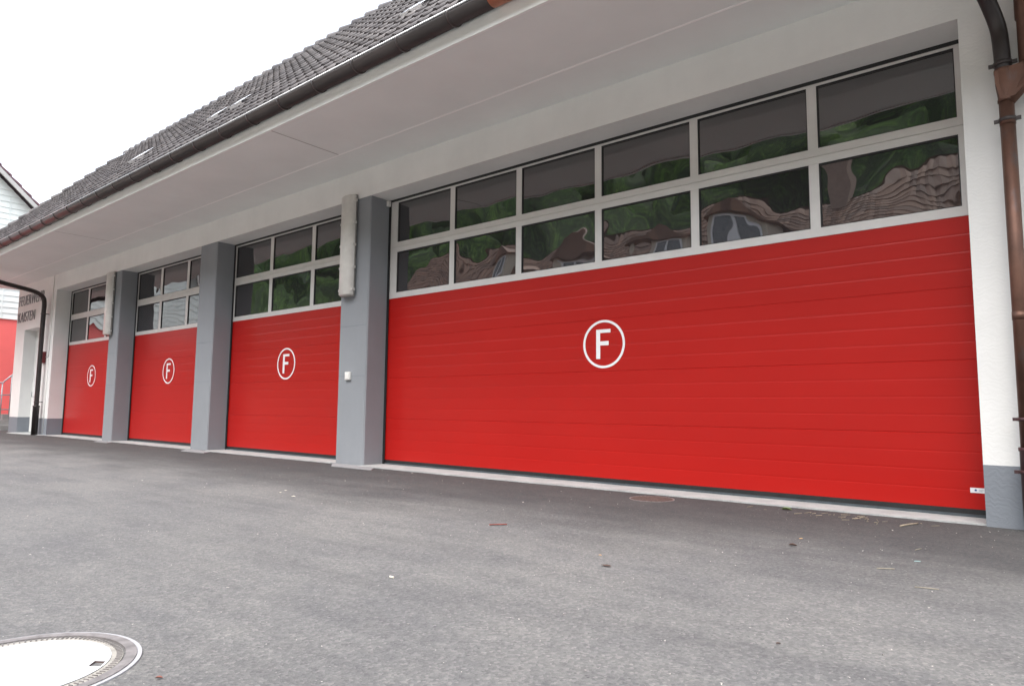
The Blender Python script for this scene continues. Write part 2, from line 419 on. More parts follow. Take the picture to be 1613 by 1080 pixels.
tube(bm, [(-3.4, YC-GR, ZT+.006), (XR1, YC-GR, ZT+.006)], .011, 10, 1)
gut = obj('gutter', bm, ['gutter', 'copper_n', 'gutter_edge'], st)
bm = B(); gutter_shell(bm, -.016, .016, GR+.010, 0, 176, 366, .007)
hook = obj('gutter_bracket', bm, 'gutter', gut)
hx = []
x = -2.42-.735
while x > XR0+.3: hx.append(x); x -= .735
hx = [XR1-2, -2.42, -1.7, -.9] + hx
for i, x in enumerate(hx):
    hk = hook if i == 0 else hook.copy()
    if i: COL.objects.link(hk); hk.parent = gut
    hk.location.x = x
# ---- roof
AL = rad(48); PY, PZ = -1.85, 4.665; RL = 4.30
roof = bpy.data.objects.new('roof', None)
TW, TL = .19, .33
XRIDGE = -19.4
def xleft(s): return XR0 + (XRIDGE-XR0)*s/RL
bm = B()
prof = [(0, .0), (.02, .0), (.05, .004), (.10, .004), (.125, .012), (.145, .024), (.165, .026), (.182, .014), (.19, .0)]
nj = int(RL/TL)
x0 = XR0
ncol = int((XR1-x0)/TW)
for j in range(nj):
    s0, s1 = j*TL, (j+1)*TL+.02
    for i in range(ncol):
        xa = x0+i*TW
        if xa+TW*.7 < xleft(s0): continue
        jz = random.uniform(-.003, .003); js = random.uniform(-.006, .006)
        rows = []
        for (s, dz) in ((s0+js, -.012), (s0+js, .034), (s1, .008)):
            rows.append([bm.verts.new((xa+px, s, dz+(pz if dz > -.01 else pz*.9)+jz)) for px, pz in prof])
        for a, b in ((0, 1), (1, 2)):
            for k in range(len(prof)-1):
                f = bm.faces.new((rows[a][k], rows[a][k+1], rows[b][k+1], rows[b][k]))
                f.smooth = (a == 1)
rf = obj('roof', bm, 'tile', st)
rf.location = (0, PY, PZ); rf.rotation_euler = (AL, 0, 0)
# underlay and hip / back planes
YR, ZR = PY+RL*math.cos(AL), PZ+RL*math.sin(AL)
bm = B()
v = [bm.verts.new(q) for q in ((XR0, PY, PZ-.03), (XR1, PY, PZ-.03), (XR1-.3, YR, ZR-.03), (XRIDGE, YR, ZR-.03), (XR0, 2*YR-PY, PZ-.03), (XR1, 2*YR-PY, PZ-.03))]
bm.faces.new((v[0], v[1], v[2], v[3])); bm.faces.new((v[0], v[3], v[4])); bm.faces.new((v[3], v[2], v[5], v[4])); bm.faces.new((v[1], v[5], v[2]))
obj('roof_deck', bm, 'tile', st)
def caps(bm, a, b, step, r=.10):
    a, b = Vector(a), Vector(b); d = (b-a); L = d.length; d.normalize(); n_ = int(L/step)
    side = d.cross(Vector((0, 0, 1))).normalized(); up = side.cross(d)
    for i in range(n_):
        p = a+d*i*step; q = a+d*(i+1)*step+d*.05
        for (P_, r_, off) in ((0, 0, 0),):
            A, C_, D_ = [], [], []
            for k in range(9):
                t = rad(-10+200*k/8)
                o1 = side*math.cos(t); o2 = up*math.sin(t)
                A.append(bm.verts.new(p+(o1+o2)*(r*1.15)+up*.018)); C_.append(bm.verts.new(q+(o1+o2)*(r*.84)-up*.018)); D_.append(bm.verts.new(p+(o1+o2)*(r*.9)+up*.01))
            for k in range(8):
                bm.faces.new((A[k], A[k+1], C_[k+1], C_[k])); bm.faces.new((D_[k], D_[k+1], A[k+1], A[k]))
bm = B(); caps(bm, (XRIDGE-.1, YR, ZR-.03), (XR1-.3, YR, ZR-.03), .38)
obj('ridge_tiles', bm, 'tile', rf).matrix_parent_inverse = (Matrix.Translation(rf.location) @ Matrix.Rotation(AL, 4, 'X')).inverted()
bm = B(); caps(bm, (XR0, PY, PZ-.0), (XRIDGE, YR, ZR-.02), .40)
obj('hip_tiles', bm, 'tile', rf).matrix_parent_inverse = (Matrix.Translation(rf.location) @ Matrix.Rotation(AL, 4, 'X')).inverted()
# clear tiles among the clay ones
for xa, nn in ((-13.85, 4), (-10.55, 2), (-9.75, 2), (-5.70, 2)):
    bm = B()
    i0 = round((xa-x0)/TW); xx = x0+i0*TW; s0 = 4*TL+.004; s1 = s0+TL*.72
    for k in range(nn):
        rows = [[bm.verts.new((xx+k*TW+px, s, dz+pz*.15)) for px, pz in prof] for s, dz in ((s0-.004, -.006), (s0-.004, .072), (s1, .064))]
        for a, b in ((0, 1), (1, 2)):
            for q in range(len(prof)-1): bm.faces.new((rows[a][q], rows[a][q+1], rows[b][q+1], rows[b][q]))
    o = obj('skylight_tile', bm, 'glass_tile', rf)

# ---- sectional doors
YD = .381; ZB = .075; ZRT = 2.475
ZU1, ZU0, ZL1, ZL0 = 3.945, 3.33, 3.18, 2.56
def groove_profile():
    P = [(YD, ZB)]
    NG = 16; step = (ZRT-ZB)/NG
    for i in range(1, NG):
        z = ZB+i*step; main = (i % 4 == 0)
        dpt, hw = (.0036, .006) if main else (.0011, .010)
        if main: P += [(YD, z-hw), (YD+dpt, z-hw*.5), (YD+dpt, z+hw*.5), (YD, z+hw)]
        else: P += [(YD, z-hw), (YD+dpt, z-.002), (YD+dpt, z+.002), (YD, z+hw)]
    P.append((YD, ZRT)); return P
GP = groove_profile()
def garage_door(xa, xb, npane, margL, margR, mw, xe, label):
    bm = B()
    a = [bm.verts.new((xa+.03, y, z)) for y, z in GP]; b = [bm.verts.new((xb, y, z)) for y, z in GP]
    for i in range(len(GP)-1): bm.faces.new((a[i], b[i], b[i+1], a[i+1]))
    # top, bottom, back
    c = [bm.verts.new(q) for q in ((xa+.03, YD+.04, ZB), (xb, YD+.04, ZB), (xb, YD+.04, ZRT), (xa+.03, YD+.04, ZRT))]
    bm.faces.new((a[0], c[0], c[1], b[0])); bm.faces.new((a[-1], b[-1], c[2], c[3])); bm.faces.new(c)
    d = obj('garage_door', bm, 'red', st, label=label)
    # window frame
    bm = B(); zs = (ZRT+.001, ZL0, ZL1, 3.252, 3.256, ZU0, ZU1, 3.985)
    y0, y1 = YD-.006, YD+.04
    L0 = xa+.03; g0 = xa+margL; g1 = xb-margR; wd = (g1-g0+mw)/npane
    def bar(x0_, x1_, z0_, z1_, dy=0): box(bm, x0_, x1_, y0+dy, y1, z0_, z1_)
    bar(L0, xb, zs[0], zs[1]); bar(L0, xb, zs[2], zs[3]); bar(L0, xb, zs[4], zs[5]); bar(L0, xb, zs[6], zs[7])
    box(bm, L0, xb, y0+.012, y1, zs[3], zs[4])
    for z0_, z1_ in ((ZL0, ZL1), (ZU0, ZU1)):
        bar(L0, g0, z0_, z1_); bar(g1, xb, z0_, z1_)
        for i in range(1, npane):
            xm = g0+i*wd-mw; bar(xm, xm+mw, z0_, z1_, .003)
    bmesh.ops.remove_doubles(bm, verts=bm.verts[:], dist=1e-6)
    fr = obj('window_frame', bm, 'frame', d)
    pane0 = None
    for z0_, z1_ in ((ZL0, ZL1), (ZU0, ZU1)):
        for i in range(npane):
            xm = g0+i*wd
            bm = B(); box(bm, -.004, wd-mw+.004, 0, .016, -.004, z1_-z0_+.004)
            pn = obj('window_pane', bm, 'glass', d); pn.location = (xm, YD+.014, z0_)
    # slim black glazing beads
    bm = B()
    for z0_, z1_ in ((ZL0, ZL1), (ZU0, ZU1)):
        for i in range(npane):
            p0 = g0+i*wd; p1 = p0+wd-mw; t = .008; ya, yb = YD+.0005, YD+.013
            box(bm, p0, p1, ya, yb, z0_, z0_+t); box(bm, p0, p1, ya, yb, z1_-t*2, z1_)
            box(bm, p0, p0+t*1.6, ya, yb, z0_+t, z1_-t*2); box(bm, p1-t, p1, ya, yb, z0_+t, z1_-t*2)
    obj('glazing_bead', bm, 'rubber', d)
    # seals
    bm = B()
    box(bm, xa+.001, xa+.042, YD-.020, YD-.010, .012, HL-.002)
    box(bm, xa+.042, xb-.001, YD-.018, YD-.009, 3.968, HL-.002)
    box(bm, xa+.042, xb-.001, YD-.004, YD+.038, .034, ZB-.001)
    obj('rubber_seal', bm, 'rubber', d)
    bm = B(); box(bm, xa+.043, xb-.001, YD-.012, YD+.03, .0125, .033); obj('threshold_seal', bm, 'sealgrey', d)
    # emblem: ring and letter F
    bm = B(); ya, yb = YD-.005, YD-.0015; r1, r0 = .2775, .250; zc = 1.59; seg = 72
    vv = []
    for k in range(seg):
        a_ = 2*math.pi*k/seg
        vv.append([bm.verts.new((xe+r*math.cos(a_), y, zc+r*math.sin(a_))) for r, y in ((r0, yb), (r0, ya), (r1, ya), (r1, yb))])
    for k in range(seg):
        p_, q_ = vv[k], vv[(k+1) % seg]
        for i in range(3): bm.faces.new((p_[i], p_[i+1], q_[i+1], q_[i]))
    s = r1
    pts = [(-.36, -.61), (-.17, -.61), (-.17, -.055), (.235, -.055), (.235, .115), (-.17, .115), (-.17, .465), (.325, .465), (.325, .61), (-.36, .61)]
    A = [bm.verts.new((xe+px*s, ya, zc+pz*s)) for px, pz in pts]; C_ = [bm.verts.new((xe+px*s, yb, zc+pz*s)) for px, pz in pts]
    bm.faces.new(A)
    for i in range(len(pts)): bm.faces.new((A[i], A[(i+1) % len(pts)], C_[(i+1) % len(pts)], C_[i]))
    obj('emblem', bm, 'white', d)
    return d
garage_door(XA, X1L, 3, .075, .06, .10, -19.07, 'red sectional door farthest from the brown pipes, with F emblem')
garage_door(X1, X2L, 3, .075, .06, .10, -14.62, 'red sectional door between two grey pillars, reflecting pale building')
garage_door(X2, X3L, 3, .075, .06, .10, -10.04, 'red sectional door beside the double-width door')
dbig = garage_door(X3, 0, 6, .19, .07, .09, -3.553, 'double-width red sectional door with two rows of six panes')
bm = B(); box(bm, -.125, -.002, YD-.004, YD-.001, .205, .245, 0)
k = 20; f = bm.faces.new([bm.verts.new((-.088+.008*math.cos(2*math.pi*i/k), YD-.0048, .2265+.008*math.sin(2*math.pi*i/k))) for i in range(k)]); f.material_index = 1
box(bm, -.068, -.03, YD-.0048, YD-.0042, .2255, .2295, 2); box(bm, -.068, -.045, YD-.0048, YD-.0042, .2195, .2225, 2)
obj('label_sticker', bm, ['label', 'blue', 'greyprint'], dbig)
# little white stop block in the top corner of the big door
bm = B(); box(bm, X3+.004, X3+.05, .30, .352, 3.90, 3.985, bev=.004); obj('guide_block', bm, 'plastic_w', st)
# entrance
bm = B(); box(bm, XE0, XE0+.55, .30, .34, .02, 3.04)
box(bm, XE0+.55, XE1, .30, .34, 2.55, 3.04)
ent_wall = obj('entrance_panel', bm, 'wall', st)
bm = B(); box(bm, XE0+.40, XE0+1.40, .24, .295, .02, 2.50, bev=.004); ed = obj('entrance_door', bm, 'doorleaf', st)
bm = B(); tube(bm, [(XE0+.50, .17, 1.05), (XE0+.50, .17, 1.20)], .012); tube(bm, [(XE0+.50, .17, 1.06), (XE0+.50, .24, 1.06)], .008); obj('handle', bm, 'steel', ed)

# ---- downpipes
def bracket(par, x, y, z, r, mat='gutter', wy=0.0):
    bm = B(); tube(bm, [(x, y, z-.014), (x, y, z+.014)], r+.007, 20)
    box(bm, x-r-.035, x-r+.0, y-.012, y+.012, z-.012, z+.012)
    box(bm, x+r, x+r+.035, y-.012, y+.012, z-.012, z+.012)
    box(bm, x-.012, x+.012, y+r*.8, wy, z-.010, z+.010)
    return obj('pipe_bracket', bm, mat, par)
# right: dark pipe from the gutter, copper Y piece, copper pipe, cast iron boot
XP, YP = .285, -.135
bm = B(); tube(bm, arc_pts([(.10, -1.80, 4.54), (.08, -1.55, 4.44), (.10, -.90, 4.22), (.16, -.46, 4.06), (.215, -.26, 3.93), (.262, -.15, 3.76), (.275, YP, 3.58), (.278, YP, 3.40)]), .054, 20)
dp = obj('downpipe', bm, ['blackpipe'], st, label='dark brown downpipe bending out of the eave beside the copper pipe')
bracket(dp, .278, YP, 3.47, .054, 'gutter')
bm = B(); X2P = .425
tube(bm, [(X2P, YP, 3.40), (X2P, YP, 3.78), (X2P, YP, 3.785), (X2P, YP, 4.43)], [.052, .052, .060, .060], 20)
tube(bm, [(X2P, YP, 3.44), (X2P, YP, 3.36), (X2P-.02, YP, 3.30), (XP+.01, YP, 3.17)], [.056, .056, .054, .046], 20)
tube(bm, [(XP-.005, YP, 3.425), (XP-.005, YP, 3.40), (XP-.005, YP, 3.395), (XP-.002, YP, 3.30), (XP, YP, 3.20), (XP, YP, 3.19), (XP, YP, 3.17)], [.062, .062, .059, .059, .050, .054, .054], 24)
P_ = [(XP-.062, 3.41), (XP+.19, 3.44), (XP+.19, 3.34), (XP+.055, 3.19), (XP-.035, 3.19), (XP-.06, 3.32)]
lo = [bm.verts.new((x_, YP-.05, z_)) for x_, z_ in P_]; hi = [bm.verts.new((x_, YP+.05, z_)) for x_, z_ in P_]
bm.faces.new(lo); bm.faces.new(hi[::-1])
for i in range(6): bm.faces.new((lo[i], lo[(i+1) % 6], hi[(i+1) % 6], hi[i]))
tube(bm, [(XP, YP, 3.18), (XP, YP, .60)], .048, 24)
for zz in (3.02, 1.55): tube(bm, [(XP, YP, zz-.03), (XP, YP, zz+.03)], .0505, 24)
cp = obj('downpipe', bm, ['copper'], st, label='copper twin downpipe joining at a Y piece on the right wall')
for zz, rr in ((3.03, .048), (.80, .048)): bracket(cp, XP, YP, zz, rr, 'gutter' if zz > 2 else 'boot')
bm = B(); tube(bm, [(XP, YP, .60), (XP, YP, .575), (XP, YP, .57), (XP, YP, -.02)], [.062, .062, .056, .056], 24)
obj('pipe_boot', bm, 'boot', cp)
bracket(cp, XP, YP, .425, .057, 'boot', -.01)
bm = B(); box(bm, X2P-.16, X2P-.10, YP, -.005, 3.62, 3.635); obj('pipe_bracket', bm, 'gutter', cp)
# left: pipe from the far gutter end sloping back to the wall
XL, YL = -21.40, -.14
bm = B(); tube(bm, arc_pts([(-20.9, -1.80, 4.54), (-20.92, -1.78, 4.35), (-20.95, -1.60, 4.10), (-21.03, -1.2, 4.02), (-21.21, -.8, 3.985), (-21.33, -.4, 3.93), (-21.39, -.2, 3.83), (XL, YL, 3.66), (XL, YL, 3.2), (XL, YL, 2.0), (XL, YL, 1.0), (XL, YL, .75)]), .058, 16)
lp = obj('downpipe', bm, 'blackpipe', st, label='dark downpipe sloping back from the gutter to the wall beside the lettering')
bm = B(); tube(bm, [(XL, YL, .80), (XL, YL, .77), (XL, YL, .76), (XL, YL, -.02)], [.085, .085, .078, .078], 18); obj('pipe_boot', bm, 'blackpipe', lp)
for zz in (3.35, .90): bracket(lp, XL, YL, zz, .058, 'gutter')

# ------------------------------------------------------------------ fixtures on the building
def wall_lamp(x, z0, z1, label):
    t = thing('wall_lamp', label, 'lamp', (x, .006, z0), 'tube lamps on the pillars')
    L = z1-z0; hw = .155
    bm = B(); box(bm, -hw*.92, hw*.92, -.055, -.012, .0, L, bev=.012)
    box(bm, -.05, .05, -.0125, 0, .2, .28); box(bm, -.05, .05, -.0125, 0, L-.28, L-.2)
    obj('housing', bm, 'lamp_body', t)
    bm = B(); pf = [(-hw, -.055), (-hw*.96, -.085), (-hw*.70, -.125), (-hw*.25, -.142), (hw*.25, -.142), (hw*.70, -.125), (hw*.96, -.085), (hw, -.055)]
    lo = [bm.verts.new((a, b, .012)) for a, b in pf]; l2 = [bm.verts.new((a*1, b, .03)) for a, b in pf]
    for q in lo: q.co.x *= .9; q.co.y = -.055+(q.co.y+.055)*.75
    h2 = [bm.verts.new((a, b, L-.03)) for a, b in pf]; hi = [bm.verts.new((a*.9, -.055+(b+.055)*.75, L-.012)) for a, b in pf]
    for A, C_ in ((lo, l2), (l2, h2), (h2, hi)):
        for i in range(len(pf)-1): bm.faces.new((A[i], A[i+1], C_[i+1], C_[i])).smooth = True
    bm.faces.new(lo); bm.faces.new(hi)
    obj('diffuser', bm, 'lamp_diff', t)
    n_ = 5
    for i in range(n_):
        zz = .10+(L-.2)*i/(n_-1)
        for s in (-1, 1):
            bm = B(); box(bm, s*hw-.014, s*hw+.014, -.095, -.035, zz-.018, zz+.018, bev=.004); obj('clip', bm, 'clip', t)
    return t
wall_lamp(-7.80, 2.50, 4.07, 'long grey tube lamp upright on the pillar beside the double-width door')
wall_lamp(-16.96, 2.48, 4.0, 'long grey tube lamp upright on the farthest grey pillar')
bm = B(); box(bm, -7.815, -7.700, -.030, .006, 1.245, 1.365, bev=.006); box(bm, -7.795, -7.72, -.036, -.0302, 1.262, 1.348, bev=.003)
tag(obj('light_switch', bm, 'plastic_w'), 'small white switch box on the pillar below the tube lamp', 'switch')
al = thing('alarm_box', 'small dark red box on the wall right of the dark downpipe', 'alarm box', (-21.50, 0, 2.14))
bm = B(); box(bm, -.11, .11, -.07, 0, -.16, .16, bev=.01); obj('housing', bm, 'alarm', al)
bm = B(); box(bm, -.045, .045, -.074, -.0705, .0, .10); obj('front_window', bm, 'plastic_w', al)
bm = B(); tube(bm, [(-21.16, -.012, 4.43), (-21.16, -.012, 2.15), (-21.38, -.012, 2.15)], .009, 8); tube(bm, [(-21.17, -.012, 2.10), (-21.17, -.012, .05)], .009, 8)
tag(obj('conduit', bm, 'plastic_w'), 'thin pale cable conduit running down the wall beside the red box', 'conduit')
# lettering
sg = thing('wall_lettering', 'dark metal letters on the white wall above the entrance', 'sign', (-24.2, 0, 3.3))
def word(txt, x0_, x1_, z0_, h):
    cu = bpy.data.curves.new('t', 'FONT'); cu.body = txt; cu.size = 1; cu.extrude = .03; cu.offset = -.012; cu.space_character = 1.05
    tmp = bpy.data.objects.new('t', cu); COL.objects.link(tmp); bpy.context.view_layer.update()
    me = bpy.data.meshes.new_from_object(tmp); bpy.data.objects.remove(tmp)
    xs = [q.co.x for q in me.vertices]; ys_ = [q.co.y for q in me.vertices]
    for q in me.vertices:
        q.co = Vector(((q.co.x-min(xs))/(max(xs)-min(xs))*(x1_-x0_), -.008-(q.co.z+.03)*.2, (q.co.y-min(ys_))/(max(ys_)-min(ys_))*h))
    me.materials.clear(); me.materials.append(M['lettering'])
    o = bpy.data.objects.new('word', me); COL.objects.link(o); o.parent = sg; o.location = (x0_+24.2, 0, z0_-3.3)
word('FEUERWEHR', -24.17, -21.88, 3.80, .30)
word('KAISTEN', -24.17, -22.62, 3.30, .30)

# ------------------------------------------------------------------ manhole covers
mc = thing('manhole_cover', 'large round cover filled with white concrete in the foreground asphalt', 'manhole cover', (-2.141, -5.49, 0))
bm = B(); ring(bm, 0, 0, .338, .352, -.02, .005); obj('collar', bm, 'cover_rim', mc)
bm = B(); ring(bm, 0, 0, .303, .337, -.02, .008); obj('ring_frame', bm, 'iron', mc)
bm = B(); ring(bm, 0, 0, .262, .296, -.02, .004)
disc(bm, 0, 0, .299, -.004)
obj('cover', bm, 'iron_l', mc)
bm = B()
for k in range(110):
    a = 2*math.pi*k/110; c, s = math.cos(a), math.sin(a)
    q = [(.276, -.0016), (.294, -.0016), (.294, .0016), (.276, .0016)]
    vs = [bm.verts.new((r*c-t*s, r*s+t*c, z)) for z in (.004, .0075) for r, t in q]
    bm.faces.new(vs[4:]); 
    for i in range(4): bm.faces.new((vs[i], vs[(i+1) % 4], vs[4+(i+1) % 4], vs[4+i]))
obj('ribs', bm, 'iron', mc)
bm = B()
# concrete disc with a square pick hole: build as ring of quads around the hole
hc = Vector((.151, .184)); ha = math.atan2(.184, .151)+.10
def hole(s, r):
    return [hc+Vector((math.cos(ha)*a*s-math.sin(ha)*b*r, math.sin(ha)*a*s+math.cos(ha)*b*r)) for a, b in ((-1, -1), (1, -1), (1, 1), (-1, 1))]
H = [Vector(q) for q in ((.151, .154), (.182, .180), (.148, .206), (.117, .185))]
seg = 96
outer = [Vector((.261*math.cos(2*math.pi*k/seg), .261*math.sin(2*math.pi*k/seg))) for k in range(seg)]
ov = [bm.verts.new((q.x, q.y, .006)) for q in outer]; hv = [bm.verts.new((q.x, q.y, .006)) for q in H]
oe = [bm.edges.new((ov[i], ov[(i+1) % seg])) for i in range(seg)]; he = [bm.edges.new((hv[i], hv[(i+1) % 4])) for i in range(4)]
bmesh.ops.triangle_fill(bm, use_beauty=True, use_dissolve=False, edges=oe+he)
obj('concrete_fill', bm, 'cover_fill', mc)
bm = B(); lo = [bm.verts.new((q.x, q.y, -.0035)) for q in H]; hi = [bm.verts.new((q.x, q.y, .0055)) for q in H]
for i in range(4): bm.faces.new((lo[i], lo[(i+1) % 4], hi[(i+1) % 4], hi[i]))
bm.faces.new(lo); obj('pick_hole', bm, 'rust', mc)
mc2 = thing('manhole_cover', 'small rusty round iron cover in the asphalt in front of the double-width door', 'manhole cover', (-2.585, -.345, 0))
bm = B(); ring(bm, 0, 0, .200, .212, -.02, .004, 64); obj('ring_frame', bm, 'iron', mc2)
bm = B(); disc(bm, 0, 0, .199, .003, 64)
for k in range(-5, 6):
    hw = math.sqrt(max(0, .18**2-(k*.032)**2)); box(bm, -hw, hw, k*.032-.008, k*.032+.008, .0035, .0075)
obj('cover', bm, 'rust', mc2)

# ------------------------------------------------------------------ litter
def leaf(name, x, y, s, mat, label, rot=0, z=.012, curl=.35):
    bm = B(); pts = [(-1, 0), (-.6, .35), (0, .5), (.6, .32), (1, 0), (.6, -.3), (0, -.5), (-.6, -.35)]
    mid = [bm.verts.new((t, 0, .05*(1-t*t))) for t in (-.6, 0, .6)]
    pv = [bm.verts.new((a, b, curl*abs(b)+random.uniform(0, .12))) for a, b in pts]
    for fc in ((pv[0], pv[1], mid[0]), (pv[1], pv[2], mid[1], mid[0]), (pv[2], pv[3], mid[2], mid[1]), (pv[3], pv[4], mid[2]), (pv[4], pv[5], mid[2]), (pv[5], pv[6], mid[1], mid[2]), (pv[6], pv[7], mid[0], mid[1]), (pv[7], pv[0], mid[0])): bm.faces.new(fc)
    bmesh.ops.recalc_face_normals(bm, faces=bm.faces[:])
    bmesh.ops.solidify(bm, geom=bm.faces[:], thickness=.04)
    bmesh.ops.scale(bm, vec=(s, s, s), verts=bm.verts[:])
    o = obj(name, bm, mat); o.location = (x, y, z*.4); o.rotation_euler.z = rot
    return tag(o, label, 'leaf')
leaf('leaf', -1.383, -.215, .042, 'leaf', 'green crumpled leaf beside the concrete strip of the wide door', .3, .02, .8)
leaf('leaf', -.865, -1.783, .026, 'leaf_b', 'dark brown dry leaf on open asphalt, nearest the orange petal', .2, .02, .9)
tag(leaf('petal', -.894, -1.509, .016, 'leaf_o', '', 1, .02), 'tiny orange petal on the asphalt behind the brown leaf', 'petal')
leaf('leaf', -1.727, -5.229, .012, 'leaf_r', 'small reddish leaf scrap right of the white manhole cover', .7, .01, .8)
leaf('leaf', -.36, -3.648, .010, 'leaf_b', 'tiny dark leaf scrap alone in the right foreground asphalt', .7, .01, .8)
leaf('leaf', -1.466, -3.017, .03, 'leaf_b', 'thin dark leaf scrap lying below the yellow crumb', .1, .01, .1)
def stick(name, pts, r, mat, label, cat):
    bm = B(); tube(bm, pts, r, 7); return tag(obj(name, bm, mat), label, cat)
def dirn(x, y, l, a, z=.006, bend=0):
    return [(x+math.cos(a)*l*(t-.5)-math.sin(a)*bend*(1-(2*t-1)**2), y+math.sin(a)*l*(t-.5)+math.cos(a)*bend*(1-(2*t-1)**2), z) for t in (0, .25, .5, .75, 1)]
A0 = math.atan2(R.y, R.x)
stick('twig', dirn(-2.73, -2.43, .13, A0+.18, .006, .004), .005, 'twig', 'thin reddish twig on the asphalt left of the small cover', 'twig')
stick('cigarette_end', dirn(-2.141, -3.939, .028, A0-.7, .006), .0045, 'paper', 'white cigarette end on the asphalt in the middle foreground', 'cigarette end')
stick('wood_splinter', dirn(-.45, -.36, .24, A0+.55, .007, .006), .006, 'wood', 'longest pale wood splinter near the right end of the concrete strip', 'splinter')
stick('straw', dirn(-.067, -2.383, .10, A0-.45, .004, .004), .0022, 'straw', 'dry straw on the asphalt right of the brown leaf, nearest the camera', 'straw')
stick('straw', dirn(-.30, -2.061, .09, A0-.12, .004, .003), .0025, 'straw', 'short dry straw between the blue chip and the nearest straw', 'straw')
stick('straw', dirn(-.25, -1.35, .08, A0+.6, .004, .003), .002, 'straw', 'thin straw between the blue chip and the wood splinter', 'straw')
leafc = leaf('plastic_chip', -.2, -1.729, .02, 'chalk', '', A0, .004, .02); tag(leafc, 'pale blue plastic chip on the asphalt before the grey wall base', 'chip')
for i, (x, y, s) in enumerate(((-5.49, -2.48, .018), (-5.15, -2.553, .02), (-5.6, -2.35, .014))):
    tag(leaf('petal', x, y, s, 'paper', '', i*.7, .01, .4), ('left pale crumb of three on the asphalt before the pillar', 'right pale crumb of three on the asphalt before the pillar', 'rear pale crumb of three on the asphalt before the pillar')[i], 'crumb')
leaf('petal', -1.634, -2.81, .011, 'leaf_o', 'single yellow crumb in the middle of the asphalt', .2, .01, .5)
bm = B()   # scattered splinters by the strip
for i in range(34):
    x = random.gauss(-.85, .28); y = random.gauss(-.28, .10); l_ = random.uniform(.02, .09)
    tube(bm, dirn(x, y, l_, A0+random.gauss(.5, .5), .004), random.uniform(.001, .0032), 5)
o = obj('splinters', bm, 'wood'); o['kind'] = 'stuff'; o['label'] = 'pale wood splinters scattered before the right end of the strip'
bm = B()   # loose grit
for i in range(1500):
    u = random.random()**1.5
    d = 1.0+u*9; a = random.uniform(rad(52), rad(176))
    x = CAM.x+math.cos(a)*d; y = CAM.y+math.sin(a)*d
    if y > -.15: continue
    s = random.uniform(.0012, .0042)*(1+d*.16)
    vs = [bm.verts.new(Vector((x, y, s*.3))+Vector((random.uniform(-1, 1), random.uniform(-1, 1), random.uniform(-.3, .8)))*s) for _ in range(4)]
    for t in ((0, 1, 2), (0, 1, 3), (0, 2, 3), (1, 2, 3)): bm.faces.new([vs[q] for q in t])
o = obj('grit', bm, 'pebble'); o['kind'] = 'stuff'; o['label'] = 'loose pale grit scattered over the asphalt'

# ------------------------------------------------------------------ neighbour beyond the left end
nb = thing('neighbour_house', 'house with pale boarded gable over a coral red ground floor, left of the station', 'house', (-27, 0, 0))
NY0, NYR, NY1 = -7.2, -1.8, 3.4; NZE = 5.15; NZR = NZE+(NY1-NYR)*.94; XB = -10
bm = B(); box(bm, XB, 0, NY0, NY1, .39, 3.69); obj('ground_floor_wall', bm, 'pinkred', nb)
bm = B(); box(bm, XB, -.02, NY0-.02, NY1+.02, -.1, .388); obj('plinth', bm, 'steps', nb)
bm = B()
z = 3.69; bh = .20; i = 0
while z < NZR-.02:
    z1 = min(z+bh, NZR)
    def ylim(zz): return (NY0+max(0, zz-NZE)/.94, NY1-max(0, zz-NZE)/.94)
    a0, a1 = ylim(z); b0, b1 = ylim(z1)
    o_, t_ = .05, .028
    q = [bm.verts.new(c_) for c_ in ((o_, a0, z), (o_, a1, z), (t_, b1, z1), (t_, b0, z1), (-.05, a0, z), (-.05, a1, z), (-.05, b1, z1), (-.05, b0, z1))]
    for fc in ((0, 1, 2, 3), (0, 4, 5, 1), (3, 2, 6, 7), (4, 7, 6, 5), (0, 3, 7, 4), (1, 5, 6, 2)): bm.faces.new([q[k] for k in fc])
    z = z1
for yy in (-5.2, -3.4, -1.6, .2, 1.25, 2.6):
    box(bm, .0505, .056, yy-.02, yy+.02, 3.70, NZE+min(yy-NY0, NY1-yy)*.94-.3)
obj('cladding', bm, 'clad', nb)
bm = B(); box(bm, XB, -.051, NY0, NY1, 3.691, NZE); obj('upper_wall', bm, 'clad', nb)
# roof: two slopes with stepped tiles at the verge
ov = .45
for sgn, ye in ((1, NY1+.55), (-1, NY0-.55)):
    bm = B(); n_ = 19; run = abs(ye-NYR)
    zt = NZR+.20; zl = zt-run*.94
    for i in range(n_):
        t0, t1 = i/n_, (i+1)/n_+.012
        ya_, yb_ = NYR+sgn*run*t0, NYR+sgn*run*t1; za, zb = zt-run*.94*t0, zt-run*.94*t1
        q = [bm.verts.new((x_, y_, z_)) for x_ in (XB, ov) for y_, z_ in ((ya_, za), (yb_, zb+.07), (yb_, zb), (ya_, za-.06))]
        for fc in ((0, 1, 2, 3), (7, 6, 5, 4), (0, 4, 5, 1), (1, 5, 6, 2), (2, 6, 7, 3), (3, 7, 4, 0)): bm.faces.new([q[k] for k in fc])
    rfn = obj('roof_slope', bm, 'verge_tile', nb)
    bm = B()
    q = [bm.verts.new((x_, y_, z_)) for x_ in (ov-.06, ov+.012) for y_, z_ in ((NYR, zt-.07), (ye, zl-.07), (ye, zl-.24), (NYR, zt-.24))]
    for fc in ((0, 1, 2, 3), (7, 6, 5, 4), (0, 4, 5, 1), (1, 5, 6, 2), (2, 6, 7, 3), (3, 7, 4, 0)): bm.faces.new([q[k] for k in fc])
    obj('verge_board', bm, 'board', nb)
